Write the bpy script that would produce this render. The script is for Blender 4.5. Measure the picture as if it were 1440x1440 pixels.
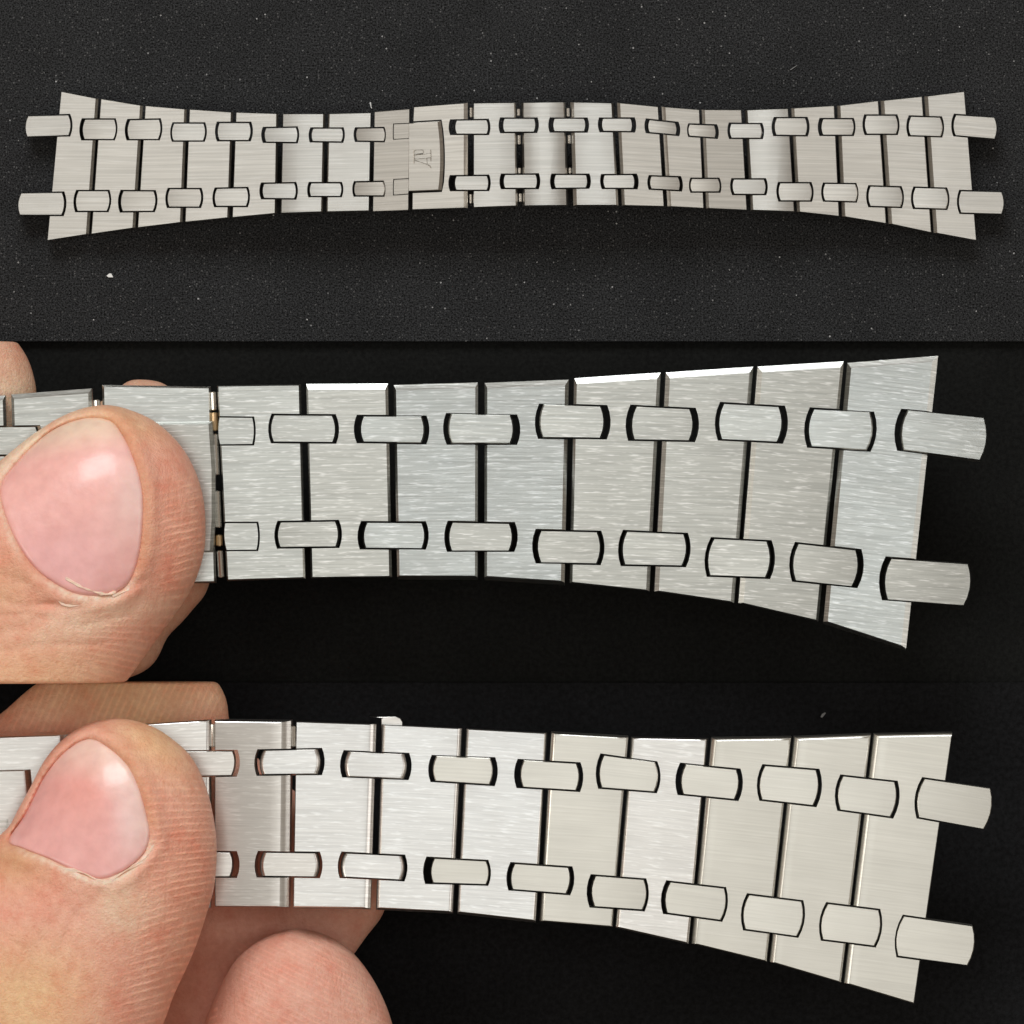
import bpy, bmesh, math, random
import numpy as np
from mathutils import Vector, Matrix
for o in list(bpy.data.objects): bpy.data.objects.remove(o)
S = bpy.context.scene; C = S.collection
rnd = random.Random(7)
D = 100.0                                   # camera height above the sheets
# ------------------------------------------------------------------ camera
cam = bpy.data.cameras.new('camera'); co = bpy.data.objects.new('camera', cam); C.objects.link(co)
co.location = (0, 0, D); cam.sensor_width = 36; cam.lens = 36 * D / 14.4
cam.clip_start = 1; cam.clip_end = 400; S.camera = co
S.render.resolution_x = S.render.resolution_y = 1024
# ------------------------------------------------------------------ light
w = bpy.data.worlds.new('World'); S.world = w; w.use_nodes = True
bg = w.node_tree.nodes['Background']; bg.inputs[0].default_value = (.235, .195, .155, 1); bg.inputs[1].default_value = 1.15
def lamp(name, loc, sx, sy, radiance, col):
    l = bpy.data.lights.new(name, 'AREA'); l.shape = 'RECTANGLE'; l.size = sx; l.size_y = sy
    l.energy = radiance * math.pi * sx * sy; l.color = col
    o = bpy.data.objects.new(name, l); C.objects.link(o); o.location = loc
    o.rotation_euler = (Vector(loc)).to_track_quat('Z', 'Y').to_euler(); return o
lamp('overhead_fill', (0, -9, 130), 46, 54, 1.3, (1, .99, .945))  # added broad overhead light for the flat steel to reflect
lamp('cool_strip_fill', (0, 27, 129), 46, 15, 2.5, (.84, .94, 1))  # added cool strip that gives tilted links a bluish reflection
lamp('key_lamp', (-14, 66, 62), 46, 34, 10.0, (.96, .985, 1))  # soft key light from the upper side
lamp('left_fill', (-62, -6, 66), 24, 40, 4.2, (1, .95, .87))  # added side fill to brighten the bevels from the left
lamp('right_fill', (66, 4, 58), 22, 40, 2.6, (1, .97, .93))  # opposite fill, added so rounded edges catch a highlight stripe
vs = S.view_settings; vs.view_transform = 'Standard'; vs.look = 'None'; vs.exposure = 0; vs.gamma = 1
S.display_settings.display_device = 'sRGB'

# ------------------------------------------------------------------ helpers
def P(px, py, z=0.0):
    k = (1 - z / D) / 100
    return Vector(((px - 720) * k, (720 - py) * k, z))
def tag(o, label=None, cat=None, group=None, kind=None):
    for k, v in (('label', label), ('category', cat), ('group', group), ('kind', kind)):
        if v: o[k] = v
    return o
def empty(name, loc):
    o = bpy.data.objects.new(name, None); C.objects.link(o); o.location = loc; o.empty_display_size = .3; return o
def link_obj(name, me, mat, parent=None, world=None):
    o = bpy.data.objects.new(name, me); C.objects.link(o)
    if mat: me.materials.append(mat)
    if parent: o.parent = parent
    if world is not None:
        off = Vector((0, 0, 0)); q = parent
        while q: off += q.location; q = q.parent
        o.location = Vector(world) - off
    return o
def newmat(name):
    m = bpy.data.materials.new(name); m.use_nodes = True
    nt = m.node_tree; return m, nt, nt.nodes, nt.links, nt.nodes['Principled BSDF']
def N(nodes, t, **k):
    n = nodes.new(t)
    for a, b in k.items():
        if a.startswith('i_'): n.inputs[a[2:].replace('_', ' ')].default_value = b
        else: setattr(n, a, b)
    return n
def ramp(nodes, stops, interp='LINEAR'):
    r = nodes.new('ShaderNodeValToRGB'); cr = r.color_ramp; cr.interpolation = interp
    while len(cr.elements) < len(stops): cr.elements.new(.5)
    for e, (p, c) in zip(cr.elements, stops):
        e.position = p; e.color = (*c, 1) if len(c) == 3 else c
    return r

# ------------------------------------------------------------------ materials
def steel(name, base, rough, streak, lx, ly, bumpd, dash):
    m, nt, nd, L, b = newmat(name)
    b.inputs['Metallic'].default_value = 1
    tc = N(nd, 'ShaderNodeTexCoord'); oi = N(nd, 'ShaderNodeObjectInfo')
    mul = N(nd, 'ShaderNodeVectorMath', operation='SCALE'); mul.inputs['Scale'].default_value = 37
    cmb = N(nd, 'ShaderNodeCombineXYZ')
    for i in range(3): L.new(oi.outputs['Random'], cmb.inputs[i])
    L.new(cmb.outputs[0], mul.inputs[0])
    add = N(nd, 'ShaderNodeVectorMath', operation='ADD'); L.new(tc.outputs['Object'], add.inputs[0]); L.new(mul.outputs[0], add.inputs[1])
    def streaks(sx, sy, det):
        mp = N(nd, 'ShaderNodeMapping'); mp.inputs['Scale'].default_value = (sx, sy, 1); L.new(add.outputs[0], mp.inputs[0])
        n = N(nd, 'ShaderNodeTexNoise', noise_dimensions='2D'); n.inputs['Scale'].default_value = 1; n.inputs['Detail'].default_value = det
        n.inputs['Roughness'].default_value = .65; L.new(mp.outputs[0], n.inputs[0]); return n
    n1 = streaks(lx, ly, 2); n2 = streaks(lx * 4.6, ly * .95, 2); n3 = streaks(.9, 1.1, 2)
    r1 = ramp(nd, [(.28, (1 - streak,) * 3), (.7, (1, 1, 1))]); L.new(n1.outputs[0], r1.inputs[0])
    r2 = ramp(nd, [(.56, (0, 0, 0)), (.74, (1, 1, 1))]); L.new(n2.outputs[0], r2.inputs[0])
    mx = N(nd, 'ShaderNodeMix', data_type='RGBA', blend_type='MULTIPLY'); mx.inputs[0].default_value = 1
    mx.inputs[6].default_value = (*base, 1); L.new(r1.outputs[0], mx.inputs[7])
    mx2 = N(nd, 'ShaderNodeMix', data_type='RGBA'); ml = N(nd, 'ShaderNodeMath', operation='MULTIPLY'); ml.inputs[1].default_value = dash
    L.new(r2.outputs[0], ml.inputs[0]); L.new(ml.outputs[0], mx2.inputs[0]); L.new(mx.outputs[2], mx2.inputs[6]); mx2.inputs[7].default_value = (.95, .95, .94, 1)  # short bright highlights painted into the base colour as dashes
    L.new(mx2.outputs[2], b.inputs['Base Color'])
    rr = N(nd, 'ShaderNodeMapRange'); rr.inputs[1].default_value = .3; rr.inputs[2].default_value = .7
    rr.inputs[3].default_value = rough - .015; rr.inputs[4].default_value = rough + .015
    L.new(n3.outputs[0], rr.inputs[0]); L.new(rr.outputs[0], b.inputs['Roughness'])
    bp = N(nd, 'ShaderNodeBump'); bp.inputs['Strength'].default_value = 1; bp.inputs['Distance'].default_value = bumpd
    sm = N(nd, 'ShaderNodeMath', operation='ADD'); L.new(n1.outputs[0], sm.inputs[0]); L.new(n2.outputs[0], sm.inputs[1])
    L.new(sm.outputs[0], bp.inputs['Height']); L.new(bp.outputs[0], b.inputs['Normal'])
    return m
STEEL = [steel('brushed_steel_fine_dim', (.535, .515, .48), .29, .20, .32, 40, .0006, .12),  # same steel throughout; each panel's light level is put into the base tone
         steel('brushed_steel_worn_dim', (.525, .535, .51), .30, .26, .7, 34, .0010, .5),
         steel('brushed_steel_lit', (.68, .665, .64), .30, .17, .7, 34, .0007, .42),
         steel('brushed_steel_matt_lit', (.67, .665, .62), .32, .10, .4, 36, .0004, .10)]
m, nt, nd, L, b = newmat('polished_steel'); POL = m
b.inputs['Metallic'].default_value = 1; b.inputs['Base Color'].default_value = (.75, .73, .69, 1); b.inputs['Roughness'].default_value = .18
m, nt, nd, L, b = newmat('satin_steel'); SATIN = m
b.inputs['Metallic'].default_value = 1; b.inputs['Base Color'].default_value = (.88, .86, .82, 1); b.inputs['Roughness'].default_value = .5
m, nt, nd, L, b = newmat('brass'); BRASS = m
b.inputs['Metallic'].default_value = 1; b.inputs['Base Color'].default_value = (.75, .55, .33, 1); b.inputs['Roughness'].default_value = .3

def sheet_mat(name, lo, hi, scale, bump, spark, tint):
    m, nt, nd, L, b = newmat(name)
    tc = N(nd, 'ShaderNodeTexCoord')
    n = N(nd, 'ShaderNodeTexNoise'); n.inputs['Scale'].default_value = scale; n.inputs['Detail'].default_value = 3; n.inputs['Roughness'].default_value = .7
    L.new(tc.outputs['Object'], n.inputs[0])
    n2 = N(nd, 'ShaderNodeTexNoise'); n2.inputs['Scale'].default_value = 1.1; n2.inputs['Detail'].default_value = 5; L.new(tc.outputs['Object'], n2.inputs[0])
    c = ramp(nd, [(.36, tuple(lo * t for t in tint)), (.66, tuple(hi * t for t in tint))]); L.new(n.outputs[0], c.inputs[0])
    cw = ramp(nd, [(.3, (.86, .86, .86)), (.75, (1.14, 1.14, 1.14))]); L.new(n2.outputs[0], cw.inputs[0])
    mx = N(nd, 'ShaderNodeMix', data_type='RGBA', blend_type='MULTIPLY'); mx.inputs[0].default_value = 1
    L.new(c.outputs[0], mx.inputs[6]); L.new(cw.outputs[0], mx.inputs[7]); col = mx.outputs[2]
    if spark:
        for sc, thr, rad, val in ((28, .80, .32, .13), (17, .965, .2, .5)):
            v = N(nd, 'ShaderNodeTexVoronoi', feature='F1'); v.inputs['Scale'].default_value = sc; L.new(tc.outputs['Object'], v.inputs[0])
            sep = N(nd, 'ShaderNodeSeparateColor'); L.new(v.outputs['Color'], sep.inputs[0])
            g = N(nd, 'ShaderNodeMath', operation='GREATER_THAN'); g.inputs[1].default_value = thr; L.new(sep.outputs[0], g.inputs[0])
            l = N(nd, 'ShaderNodeMath', operation='LESS_THAN'); l.inputs[1].default_value = rad; L.new(v.outputs['Distance'], l.inputs[0])
            ml = N(nd, 'ShaderNodeMath', operation='MULTIPLY'); L.new(g.outputs[0], ml.inputs[0]); L.new(l.outputs[0], ml.inputs[1])
            ml2 = N(nd, 'ShaderNodeMath', operation='MULTIPLY'); L.new(ml.outputs[0], ml2.inputs[0]); L.new(sep.outputs[1], ml2.inputs[1])
            k = N(nd, 'ShaderNodeMix', data_type='RGBA'); L.new(ml2.outputs[0], k.inputs[0]); L.new(col, k.inputs[6]); k.inputs[7].default_value = (val, val, val, 1)
            col = k.outputs[2]
    L.new(col, b.inputs['Base Color'])
    b.inputs['Roughness'].default_value = .85; b.inputs['Specular IOR Level'].default_value = .12
    bp = N(nd, 'ShaderNodeBump'); bp.inputs['Strength'].default_value = .8; bp.inputs['Distance'].default_value = bump
    L.new(n.outputs[0], bp.inputs['Height']); L.new(bp.outputs[0], b.inputs['Normal'])
    return m
FOAM = sheet_mat('speckled_black_foam', .0003, .066, 42, .05, True, (.96, .99, 1.04))
CLOTH2 = sheet_mat('black_cloth_green', .0045, .0105, 16, .006, False, (.95, 1, .95))
CLOTH3 = sheet_mat('black_cloth_blue', .0045, .0115, 14, .006, False, (.93, .97, 1.08))

def skin(name):
    m, nt, nd, L, b = newmat(name)
    tc = N(nd, 'ShaderNodeTexCoord')
    at = N(nd, 'ShaderNodeAttribute', attribute_name='tint')
    def noise(s, d, r=.6):
        n = N(nd, 'ShaderNodeTexNoise'); n.inputs['Scale'].default_value = s; n.inputs['Detail'].default_value = d; n.inputs['Roughness'].default_value = r
        L.new(tc.outputs['Object'], n.inputs[0]); return n
    n1 = noise(2.0, 5, .65); r1 = ramp(nd, [(.30, (.98, .78, .74)), (.45, (1.0, .95, .93)), (.56, (1.03, 1.04, 1.04)), (.72, (1.07, 1.16, 1.16))]); L.new(n1.outputs[0], r1.inputs[0])
    n2 = noise(9, 5, .75); r2 = ramp(nd, [(.32, (.93, .82, .79)), (.52, (1, 1, 1)), (.7, (1.08, 1.12, 1.12))]); L.new(n2.outputs[0], r2.inputs[0])
    a = N(nd, 'ShaderNodeMix', data_type='RGBA', blend_type='MULTIPLY'); a.inputs[0].default_value = 1; L.new(at.outputs['Color'], a.inputs[6]); L.new(r1.outputs[0], a.inputs[7])
    a2 = N(nd, 'ShaderNodeMix', data_type='RGBA', blend_type='MULTIPLY'); a2.inputs[0].default_value = .9; L.new(a.outputs[2], a2.inputs[6]); L.new(r2.outputs[0], a2.inputs[7])
    # papillary ridges
    ph = N(nd, 'ShaderNodeAttribute', attribute_name='phase'); mk = N(nd, 'ShaderNodeAttribute', attribute_name='ridge')
    nn = noise(1.6, 3); am = N(nd, 'ShaderNodeMath', operation='MULTIPLY_ADD'); L.new(nn.outputs[0], am.inputs[0]); am.inputs[1].default_value = 5; L.new(ph.outputs['Fac'], am.inputs[2])
    s0 = N(nd, 'ShaderNodeMath', operation='SINE'); L.new(am.outputs[0], s0.inputs[0])
    s1_ = N(nd, 'ShaderNodeMath', operation='MULTIPLY_ADD'); L.new(s0.outputs[0], s1_.inputs[0]); s1_.inputs[1].default_value = .5; s1_.inputs[2].default_value = .5
    s2_ = N(nd, 'ShaderNodeMath', operation='POWER'); L.new(s1_.outputs[0], s2_.inputs[0]); s2_.inputs[1].default_value = 2.6
    sn = N(nd, 'ShaderNodeMath', operation='MULTIPLY'); L.new(s2_.outputs[0], sn.inputs[0]); sn.inputs[1].default_value = 1
    nr = noise(3.4, 3); rr_ = ramp(nd, [(.34, (.12,) * 3), (.62, (1.15,) * 3)]); L.new(nr.outputs[0], rr_.inputs[0])
    rm0 = N(nd, 'ShaderNodeMath', operation='MULTIPLY'); L.new(sn.outputs[0], rm0.inputs[0]); L.new(rr_.outputs[0], rm0.inputs[1])
    rm = N(nd, 'ShaderNodeMath', operation='MULTIPLY'); L.new(rm0.outputs[0], rm.inputs[0]); L.new(mk.outputs['Fac'], rm.inputs[1])
    # ridge crests paler, valleys redder
    rc = N(nd, 'ShaderNodeMapRange'); rc.inputs[1].default_value = 0; rc.inputs[2].default_value = 1; rc.inputs[3].default_value = .95; rc.inputs[4].default_value = 1.26; L.new(rm.outputs[0], rc.inputs[0])
    a3 = N(nd, 'ShaderNodeMix', data_type='RGBA', blend_type='MULTIPLY'); a3.inputs[0].default_value = 1; L.new(a2.outputs[2], a3.inputs[6]); L.new(rc.outputs[0], a3.inputs[7])
    L.new(a3.outputs[2], b.inputs['Base Color'])
    n3 = noise(26, 4, .7)
    v = N(nd, 'ShaderNodeTexVoronoi', feature='DISTANCE_TO_EDGE'); v.inputs['Scale'].default_value = 9; L.new(tc.outputs['Object'], v.inputs[0])
    rv = ramp(nd, [(0, (0, 0, 0)), (.09, (1, 1, 1))]); L.new(v.outputs[0], rv.inputs[0])
    mp = N(nd, 'ShaderNodeMapping'); mp.inputs['Rotation'].default_value = (0, 0, math.radians(35)); mp.inputs['Scale'].default_value = (7, 1.1, 2)
    L.new(tc.outputs['Object'], mp.inputs[0]); cr_ = N(nd, 'ShaderNodeTexNoise'); cr_.inputs['Scale'].default_value = 1; cr_.inputs['Detail'].default_value = 4; cr_.inputs['Distortion'].default_value = .6; L.new(mp.outputs[0], cr_.inputs[0])
    rcr = ramp(nd, [(.40, (0, 0, 0)), (.50, (1, 1, 1)), (.60, (.85, .85, .85))]); L.new(cr_.outputs[0], rcr.inputs[0])
    b0 = N(nd, 'ShaderNodeBump'); b0.inputs['Strength'].default_value = .12; b0.inputs['Distance'].default_value = .03; L.new(rcr.outputs[0], b0.inputs['Height'])
    b1 = N(nd, 'ShaderNodeBump'); L.new(b0.outputs[0], b1.inputs['Normal']); b1.inputs['Strength'].default_value = .6; b1.inputs['Distance'].default_value = .035; L.new(n3.outputs[0], b1.inputs['Height'])
    b2 = N(nd, 'ShaderNodeBump'); b2.inputs['Strength'].default_value = .13; b2.inputs['Distance'].default_value = .02; L.new(rv.outputs[0], b2.inputs['Height']); L.new(b1.outputs[0], b2.inputs['Normal'])
    b3 = N(nd, 'ShaderNodeBump'); b3.inputs['Strength'].default_value = .6; b3.inputs['Distance'].default_value = .012; L.new(rm.outputs[0], b3.inputs['Height']); L.new(b2.outputs[0], b3.inputs['Normal'])
    L.new(b3.outputs[0], b.inputs['Normal'])
    b.inputs['Roughness'].default_value = .44; b.inputs['Specular IOR Level'].default_value = .5
    b.inputs['Subsurface Weight'].default_value = .25; b.inputs['Subsurface Radius'].default_value = (1, .35, .18); b.inputs['Subsurface Scale'].default_value = .12
    return m
SKIN = skin('skin')
m, nt, nd, L, b = newmat('nail_plate'); NAIL = m
at = N(nd, 'ShaderNodeAttribute', attribute_name='tint'); tc = N(nd, 'ShaderNodeTexCoord')
n = N(nd, 'ShaderNodeTexNoise'); n.inputs['Scale'].default_value = 5; n.inputs['Detail'].default_value = 5; L.new(tc.outputs['Object'], n.inputs[0])
r = ramp(nd, [(.3, (.93, .88, .88)), (.7, (1.04, 1.04, 1.04))]); L.new(n.outputs[0], r.inputs[0])
a = N(nd, 'ShaderNodeMix', data_type='RGBA', blend_type='MULTIPLY'); a.inputs[0].default_value = 1; L.new(at.outputs['Color'], a.inputs[6]); L.new(r.outputs[0], a.inputs[7]); L.new(a.outputs[2], b.inputs['Base Color'])
b.inputs['Roughness'].default_value = .36; b.inputs['Coat Weight'].default_value = .35; b.inputs['Coat Roughness'].default_value = .16; b.inputs['Subsurface Weight'].default_value = .2; b.inputs['Subsurface Scale'].default_value = .08
bp = N(nd, 'ShaderNodeBump'); bp.inputs['Strength'].default_value = .3; bp.inputs['Distance'].default_value = .03; L.new(n.outputs[0], bp.inputs['Height']); L.new(bp.outputs[0], b.inputs['Normal'])
m, nt, nd, L, b = newmat('dry_skin'); DRY = m
b.inputs['Base Color'].default_value = (.95, .68, .54, 1); b.inputs['Roughness'].default_value = .45; b.inputs['Subsurface Weight'].default_value = .3; b.inputs['Subsurface Scale'].default_value = .05
m, nt, nd, L, b = newmat('grey_lint'); GLINT = m
b.inputs['Base Color'].default_value = (.22, .22, .22, 1); b.inputs['Roughness'].default_value = .9
m, nt, nd, L, b = newmat('white_lint'); LINT = m
b.inputs['Base Color'].default_value = (.8, .8, .78, 1); b.inputs['Roughness'].default_value = .9

# ------------------------------------------------------------------ the setting: three black sheets
def sheet(name, x0, x1, y0, y1, ztop, th, mat, label):
    bm = bmesh.new(); bmesh.ops.create_cube(bm, size=1)
    for v in bm.verts: v.co = Vector(((x0 + x1) / 2 + v.co.x * (x1 - x0), (y0 + y1) / 2 + v.co.y * (y1 - y0), ztop - th / 2 + v.co.z * th))
    bmesh.ops.bevel(bm, geom=list(bm.edges), offset=.004, segments=1, affect='EDGES')
    me = bpy.data.meshes.new(name); bm.to_mesh(me); bm.free()
    o = link_obj(name, me, mat); tag(o, label, None, None, 'structure'); return o
sheet('foam_sheet', -16, 16, 2.4, 13, 0, .12, FOAM, 'black speckled foam sheet under the full length bracelet')
sheet('middle_backdrop', -16, 16, -2.6, 2.6, -.125, .1, CLOTH2, 'plain black sheet behind the middle bracelet')
sheet('lower_backdrop', -16, 16, -13, -2.4, 0, .12, CLOTH3, 'plain blue black sheet behind the lower bracelet')

# ------------------------------------------------------------------ plates of the bracelets
BEV = 'flat'
V2 = lambda a, b: np.array([a, b], float)
def isect(p, d, q, e):
    den = d[0] * e[1] - d[1] * e[0]
    if abs(den) < 1e-9: return None
    t = ((q[0] - p[0]) * e[1] - (q[1] - p[1]) * e[0]) / den
    return p + d * t
def bulge(a, b, k, n=5):
    """points from a to b (excluded) on an arc bulging to the left-hand normal by k"""
    d = b - a; nrm = np.array([d[1], -d[0]]) / (np.hypot(*d) + 1e-9); out = []
    for i in range(1, n):
        t = i / n; out.append(a + d * t + nrm * k * (1 - (2 * t - 1) ** 4 * .0 - (2 * t - 1) ** 2))
    return out
def plate(name, pts, offs, z, th, drop, mat, parent, ang=0, tilt=(0, 0), curve=0, mat_bevel=None):
    """pts: px outline; offs: chamfer width in px of the edge i -> i+1; builds one bevelled plate"""
    pts = [np.array(p, float) for p in pts]
    P2 = []; O2 = []
    for i, p in enumerate(pts):                      # drop doubled points
        q = pts[(i + 1) % len(pts)]
        if np.hypot(*(q - p)) > .15: P2.append(p); O2.append(offs[i])
    n = len(P2)
    area = sum(P2[i][0] * P2[(i + 1) % n][1] - P2[(i + 1) % n][0] * P2[i][1] for i in range(n))
    sgn = 1 if area > 0 else -1
    ins = []
    for i in range(n):
        a, b, c = P2[i - 1], P2[i], P2[(i + 1) % n]
        d1 = (b - a) / np.hypot(*(b - a)); d2 = (c - b) / np.hypot(*(c - b))
        n1 = np.array([-d1[1], d1[0]]) * sgn; n2 = np.array([-d2[1], d2[0]]) * sgn
        o1, o2 = O2[i - 1], O2[i]
        x = isect(b + n1 * o1, d1, b + n2 * o2, d2) if abs(d1[0] * d2[1] - d1[1] * d2[0]) > .04 else None
        if x is None: x = b + (n1 + n2) / 2 * (o1 + o2) / 2
        ins.append(x)
    cx = sum(p[0] for p in P2) / n; cy = sum(p[1] for p in P2) / n
    c3 = P(cx, cy, z); R = Matrix.Rotation(-ang, 4, 'Z')
    loc = lambda p, zz: R @ (P(p[0], p[1], z) - c3 + Vector((0, 0, zz)))
    bm = bmesh.new()
    top = [bm.verts.new(loc(p, 0)) for p in ins]
    KB = 4; bm.normal_update(); rings = [top]
    for k in range(1, KB + 1):
        th_ = math.radians(58) * k / KB; f_ = math.sin(th_) / math.sin(math.radians(58)); zz = -drop * (1 - math.cos(th_)) / (1 - math.cos(math.radians(58)))
        if BEV == 'flat': f_ = k / KB; zz = -drop * f_
        rings.append([bm.verts.new(loc(ins[i] + (P2[i] - ins[i]) * f_, zz)) for i in range(n)])
    mid = rings[-1]
    bot = [bm.verts.new(loc(p, -th)) for p in P2]
    cap = bm.faces.new(top); bm.faces.new(bot[::-1])
    for i in range(n):
        j = (i + 1) % n
        for k in range(KB): bm.faces.new((rings[k][i], rings[k + 1][i], rings[k + 1][j], rings[k][j]))
        bm.faces.new((mid[i], bot[i], bot[j], mid[j]))
    bmesh.ops.recalc_face_normals(bm, faces=bm.faces); bm.normal_update()
    if curve:
        xs = [v.co.x for v in top]; x0, x1 = min(xs), max(xs)
        for k in range(1, 8):
            g = [f for f in bm.faces if f.normal.z > .9] ; g = g + [e for f in g for e in f.edges] + [v for f in g for v in f.verts]
            bmesh.ops.bisect_plane(bm, geom=list(set(g)), plane_co=(x0 + (x1 - x0) * k / 8, 0, 0), plane_no=(1, 0, 0))
        for v in bm.verts:
            if v.co.z > -drop - 1e-4:
                u = (v.co.x - (x0 + x1) / 2) / (x1 - x0) * 2; v.co.z -= curve * u * u
    bm.normal_update()
    for e in bm.edges:
        fs = e.link_faces; flat = [f.normal.z > .985 and f.calc_area() > .004 for f in fs]
        e.smooth = len(fs) == 2 and (e.calc_face_angle(0) < math.radians(30)) and (all(flat) or not any(flat))
    for f in bm.faces: f.smooth = True
    me = bpy.data.meshes.new(name); bm.to_mesh(me); bm.free()
    o = link_obj(name, me, mat, parent, c3)
    o.rotation_euler = (Matrix.Rotation(ang, 4, 'Z') @ Matrix.Rotation(math.radians(tilt[0]), 4, 'X') @ Matrix.Rotation(math.radians(tilt[1]), 4, 'Y')).to_euler()
    return o
class Stud:
    def __init__(s, tl, tr, br, bl, gl, gr, e=1.3, bk=.11):
        s.q = [V2(*tl), V2(*tr), V2(*br), V2(*bl)]; s.gl, s.gr, s.e = gl, gr, e
        tl, tr, br, bl = s.q
        s.h = (np.hypot(*(bl - tl)) + np.hypot(*(br - tr))) / 2; s.bk = bk * s.h
        dt = (tr - tl) / np.hypot(*(tr - tl)); db = (br - bl) / np.hypot(*(br - bl))
        dl = (bl - tl) / np.hypot(*(bl - tl)); dr = (br - tr) / np.hypot(*(br - tr))
        s.slot = [tl - dt * gl - dl * e, tr + dt * gr - dr * e, br + db * gr + dr * e, bl - db * gl + dl * e]
        s.ang = -math.atan2(dt[1] + db[1], dt[0] + db[0])
    def outline(s):
        tl, tr, br, bl = s.q
        pts = [tl, tr] + bulge(tr, br, s.bk) + [br, bl] + bulge(bl, tl, s.bk)
        return pts
    def notch_right(s, a, b):          # the slot cut into the link left of the seam, edge a -> b runs down
        tl, tr, br, bl = s.slot
        p1 = isect(tl, tr - tl, a, b - a); p2 = isect(bl, br - bl, a, b - a)
        arc = bulge(bl, tl, s.bk)[::-1]
        return [p1, tl] + arc + [bl, p2]
    def notch_left(s, a, b):           # into the link right of the seam, edge a -> b runs up
        tl, tr, br, bl = s.slot
        p1 = isect(bl, br - bl, a, b - a); p2 = isect(tl, tr - tl, a, b - a)
        arc = bulge(tr, br, s.bk)[::-1]
        return [p1, br] + arc + [tr, p2]
def link_plate(name, tl, tr, br, bl, nl, nr, ct, cr, cb, cl, z, th, drop, mat, parent, tilt, curve=0, extra_left=None):
    tl, tr, br, bl = V2(*tl), V2(*tr), V2(*br), V2(*bl)
    pts = [tl, tr]; offs = [ct, cr]
    for s in nr:
        nn = s.notch_right(tr, br) if isinstance(s, Stud) else s
        offs[-1] = cr; pts += nn; offs += [.45] * (len(nn) - 1) + [cr]
    pts += [br, bl]; offs += [cb, cl]
    for s in nl:
        nn = s.notch_left(bl, tl) if isinstance(s, Stud) else s
        pts += nn; offs += [.45] * (len(nn) - 1) + [cl]
    d = (tr - tl) + (br - bl); ang = -math.atan2(d[1], d[0])
    return plate(name, pts, offs, z, th, drop, mat, parent, ang, tilt, curve)
def seam_edge(s, side):
    xt, yt, xb, yb, g = s[:5]; k = g / 2 * side
    return (xt + k, yt), (xb + k, yb)
def pin(name, p, q, r, z, mat, parent):
    a, b2 = P(*p, z), P(*q, z); d = b2 - a
    bm = bmesh.new(); bmesh.ops.create_cone(bm, cap_ends=True, segments=12, radius1=r, radius2=r, depth=d.length)
    bmesh.ops.bevel(bm, geom=[e for e in bm.edges if len(e.link_faces) == 2 and any(len(f.verts) > 4 for f in e.link_faces)], offset=r * .25, segments=1, affect='EDGES')
    me = bpy.data.meshes.new(name); bm.to_mesh(me); bm.free()
    o = link_obj(name, me, mat, parent, (a + b2) / 2); o.rotation_euler = d.to_track_quat('Z', 'Y').to_euler(); return o
def stud_part(name, s, z, th, drop, mat, parent, tilt, ce=1.2, cs=.6, curve=0):
    n = len(bulge(s.q[1], s.q[2], 1))
    offs = [cs] + [ce] * (n + 1) + [cs] + [ce] * (n + 1)
    return plate(name, s.outline(), offs, z, th, drop, mat, parent, s.ang, tilt, curve)

# ------------------------------------------------------------------ bracelet 1: full length on the foam
def arch(px): return .36 + .46 * max(0, 1 - ((px - 740) / 620) ** 2)
B1 = empty('watch_bracelet', P(720, 230, 0))
tag(B1, 'full length brushed steel watch bracelet lying flat on speckled black foam', 'bracelet', 'brushed steel watch bracelets')
TH1 = .20
s1 = [  # top x, y, bottom x, y, gap, chamfer of the link to the left, chamfer of the link to the right
 (86.1,128.6,66.1,338.3,0,0,.8),(140.3,138.9,126.4,329.2,3.6,4,.8),(202.8,148.6,191.7,320.3,3.6,4,.8),(264.7,153.6,258.3,312.5,3.8,3.6,.8),
 (329.7,157.8,324.4,306,4.2,3,1),(393.9,159.7,391.5,300,6,2.5,1.5),(459.2,159.7,456.4,298,5,2.5,2),(523.9,158.3,521.1,296.7,3.8,1,1),
 (579,152.3,577.2,295,4.4,.8,1),(661.4,145,661.4,292,7,5.5,1.2),(729.6,143.9,731.8,289.6,7.5,3,3),(798.6,143,802.8,288.9,7,3,5),
 (865.3,144.4,872.2,288.9,5.4,3,4),(928.3,150,936.7,290.3,4.6,1.2,5),(985.3,154.2,991.7,293,3.2,1,4),(1045.4,154.4,1053.6,295.6,5,1.2,3.4),
 (1110.8,152.2,1119.2,297.8,4.2,1,4),(1175.3,148.6,1182.5,304.2,4.2,1,4.4),(1236.7,141.7,1248.3,314.4,3.4,1,5),(1298.3,135.6,1311.7,327.2,3.4,1,5),
 (1356.1,128.6,1373.3,338.3,0,.8,0)]
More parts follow.
